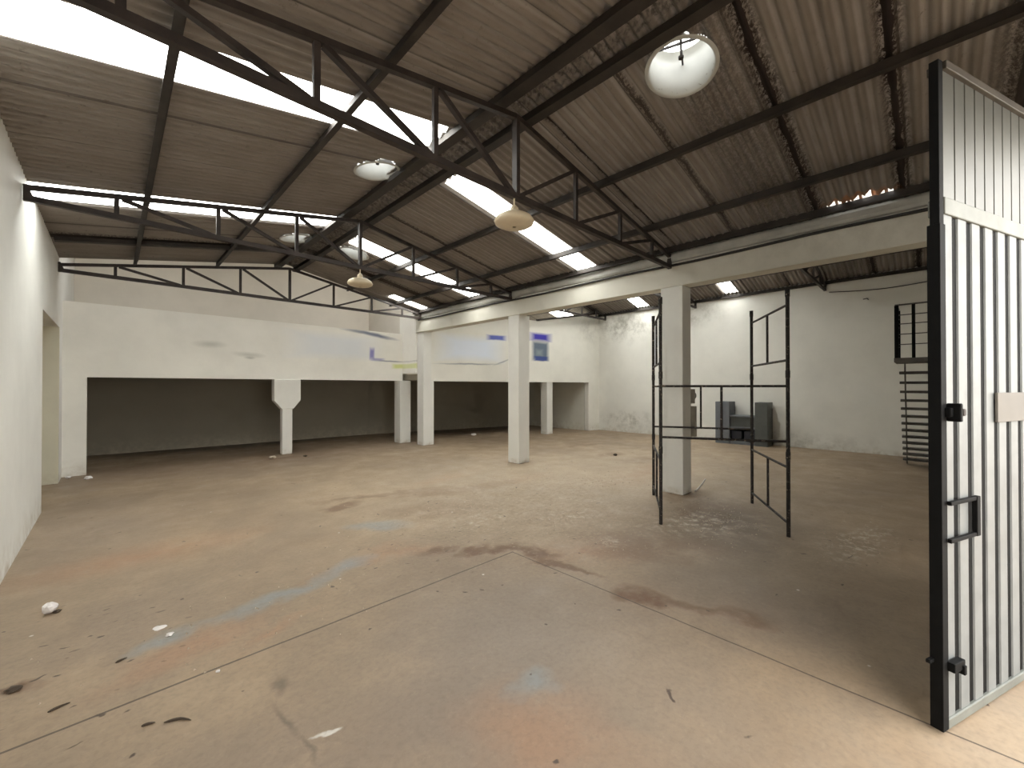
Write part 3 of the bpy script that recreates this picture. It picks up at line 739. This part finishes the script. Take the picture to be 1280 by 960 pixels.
def twig(x, y, L_, a, label, bend=.03):
    bm = bmesh.new(); n = 8
    tube(bm, [(L_ * (k / n - .5) * math.cos(a) - bend * math.sin(PI * k / n) * math.sin(a), L_ * (k / n - .5) * math.sin(a) + bend * math.sin(PI * k / n) * math.cos(a), .007) for k in range(n + 1)],
         [.003, .006, .007, .007, .007, .006, .005, .004, .002], 6)
    tag(obj('dry_twig', bm, 'debris_dark', loc=(x, y, 0)), label, 'litter')
twig(.27, 2.99, .14, -.65, 'curved dry twig on the near floor, the longest one', .02)
twig(.15, 3.08, .06, -.3, 'short dry twig left of the longest curved twig', .004)
twig(-.22, 3.61, .09, .2, 'short dry twig near the left end of the floor joint', .006)
twig(.05, 3.93, .06, .3, 'tiny dry twig in front of the blue-grey floor patch', .004)
# loose grit around the column and scaffold: beyond counting
bm = bmesh.new(); rd = random.Random(11)
for cx, cy, sx, syy, n in ((4.8, 3.7, .5, .35, 90), (6.2, 2.2, 1.1, .8, 260), (6.6, .7, 1.0, .4, 110), (4.3, 2.8, .25, .2, 25), (7.0, 4.7, 1.0, .6, 80), (1.0, 4.0, 1.2, .7, 70), (3.4, 5.2, 1.3, 1.0, 120)):
    for _ in range(n):
        px_, py = rd.gauss(cx, sx * .6), rd.gauss(cy, syy * .6); r = rd.uniform(.005, .014)
        if px_ < XL + .1: continue
        vs = [bm.verts.new((px_ + r * dx * rd.uniform(.6, 1.3), py + r * dy * rd.uniform(.6, 1.3), max(0, r * dz))) for dx, dy, dz in ((1, 0, 0), (-.5, .8, 0), (-.5, -.8, 0), (0, 0, 1.1))]
        for f in ((0, 1, 3), (1, 2, 3), (2, 0, 3), (0, 2, 1)): bm.faces.new([vs[q] for q in f])
tag(obj('loose_grit', bm, 'rubble'), 'pale grit scattered over the floor around the column and scaffold', 'grit', kind='stuff')

# ------------------------------------------------------------------ daylight
w = bpy.data.worlds.new('daylight'); bpy.context.scene.world = w; w.use_nodes = True
nt = w.node_tree; bg = nt.nodes['Background']
tc = nt.nodes.new('ShaderNodeTexCoord'); sp = nt.nodes.new('ShaderNodeSeparateXYZ'); nt.links.new(tc.outputs['Generated'], sp.inputs[0])
rp = nt.nodes.new('ShaderNodeValToRGB'); nt.links.new(sp.outputs[2], rp.inputs[0])
rp.color_ramp.elements[0].position = .0; rp.color_ramp.elements[0].color = (1.0, .96, .88, 1)
rp.color_ramp.elements[1].position = .7; rp.color_ramp.elements[1].color = (.95, .96, .97, 1)
nt.links.new(rp.outputs[0], bg.inputs[0]); bg.inputs[1].default_value = 3.6
pl_ = bpy.data.lights.new('entrance_portal', 'AREA'); pl_.shape = 'RECTANGLE'; pl_.size = 5.25; pl_.size_y = 3.85; pl_.cycles.is_portal = True
po = bpy.data.objects.new('entrance_portal', pl_); C.objects.link(po); po.location = (3.22, YF - .28, 1.93); po.rotation_euler = (PI / 2, 0, 0)

# ------------------------------------------------------------------ camera and view
cam = bpy.data.cameras.new('camera'); cam.sensor_width = 36; cam.lens = 36 * 511.64 / 1280; cam.clip_start = .02; cam.clip_end = 200
co = bpy.data.objects.new('camera', cam); C.objects.link(co); co.location = (0, 0, 1.9)
co.rotation_euler = (math.radians(90.405), 0, math.radians(-44.25))
S = bpy.context.scene; S.camera = co
S.view_settings.view_transform = 'Standard'; S.view_settings.look = 'None'; S.view_settings.gamma = 1; S.view_settings.exposure = 0.84
S.view_settings.use_curve_mapping = False
S.cycles.max_bounces = 6; S.cycles.diffuse_bounces = 5; S.cycles.use_adaptive_sampling = True; S.cycles.adaptive_threshold = .06; S.cycles.adaptive_min_samples = 12; S.cycles.sample_clamp_indirect = 6
S.cycles.use_denoising = True
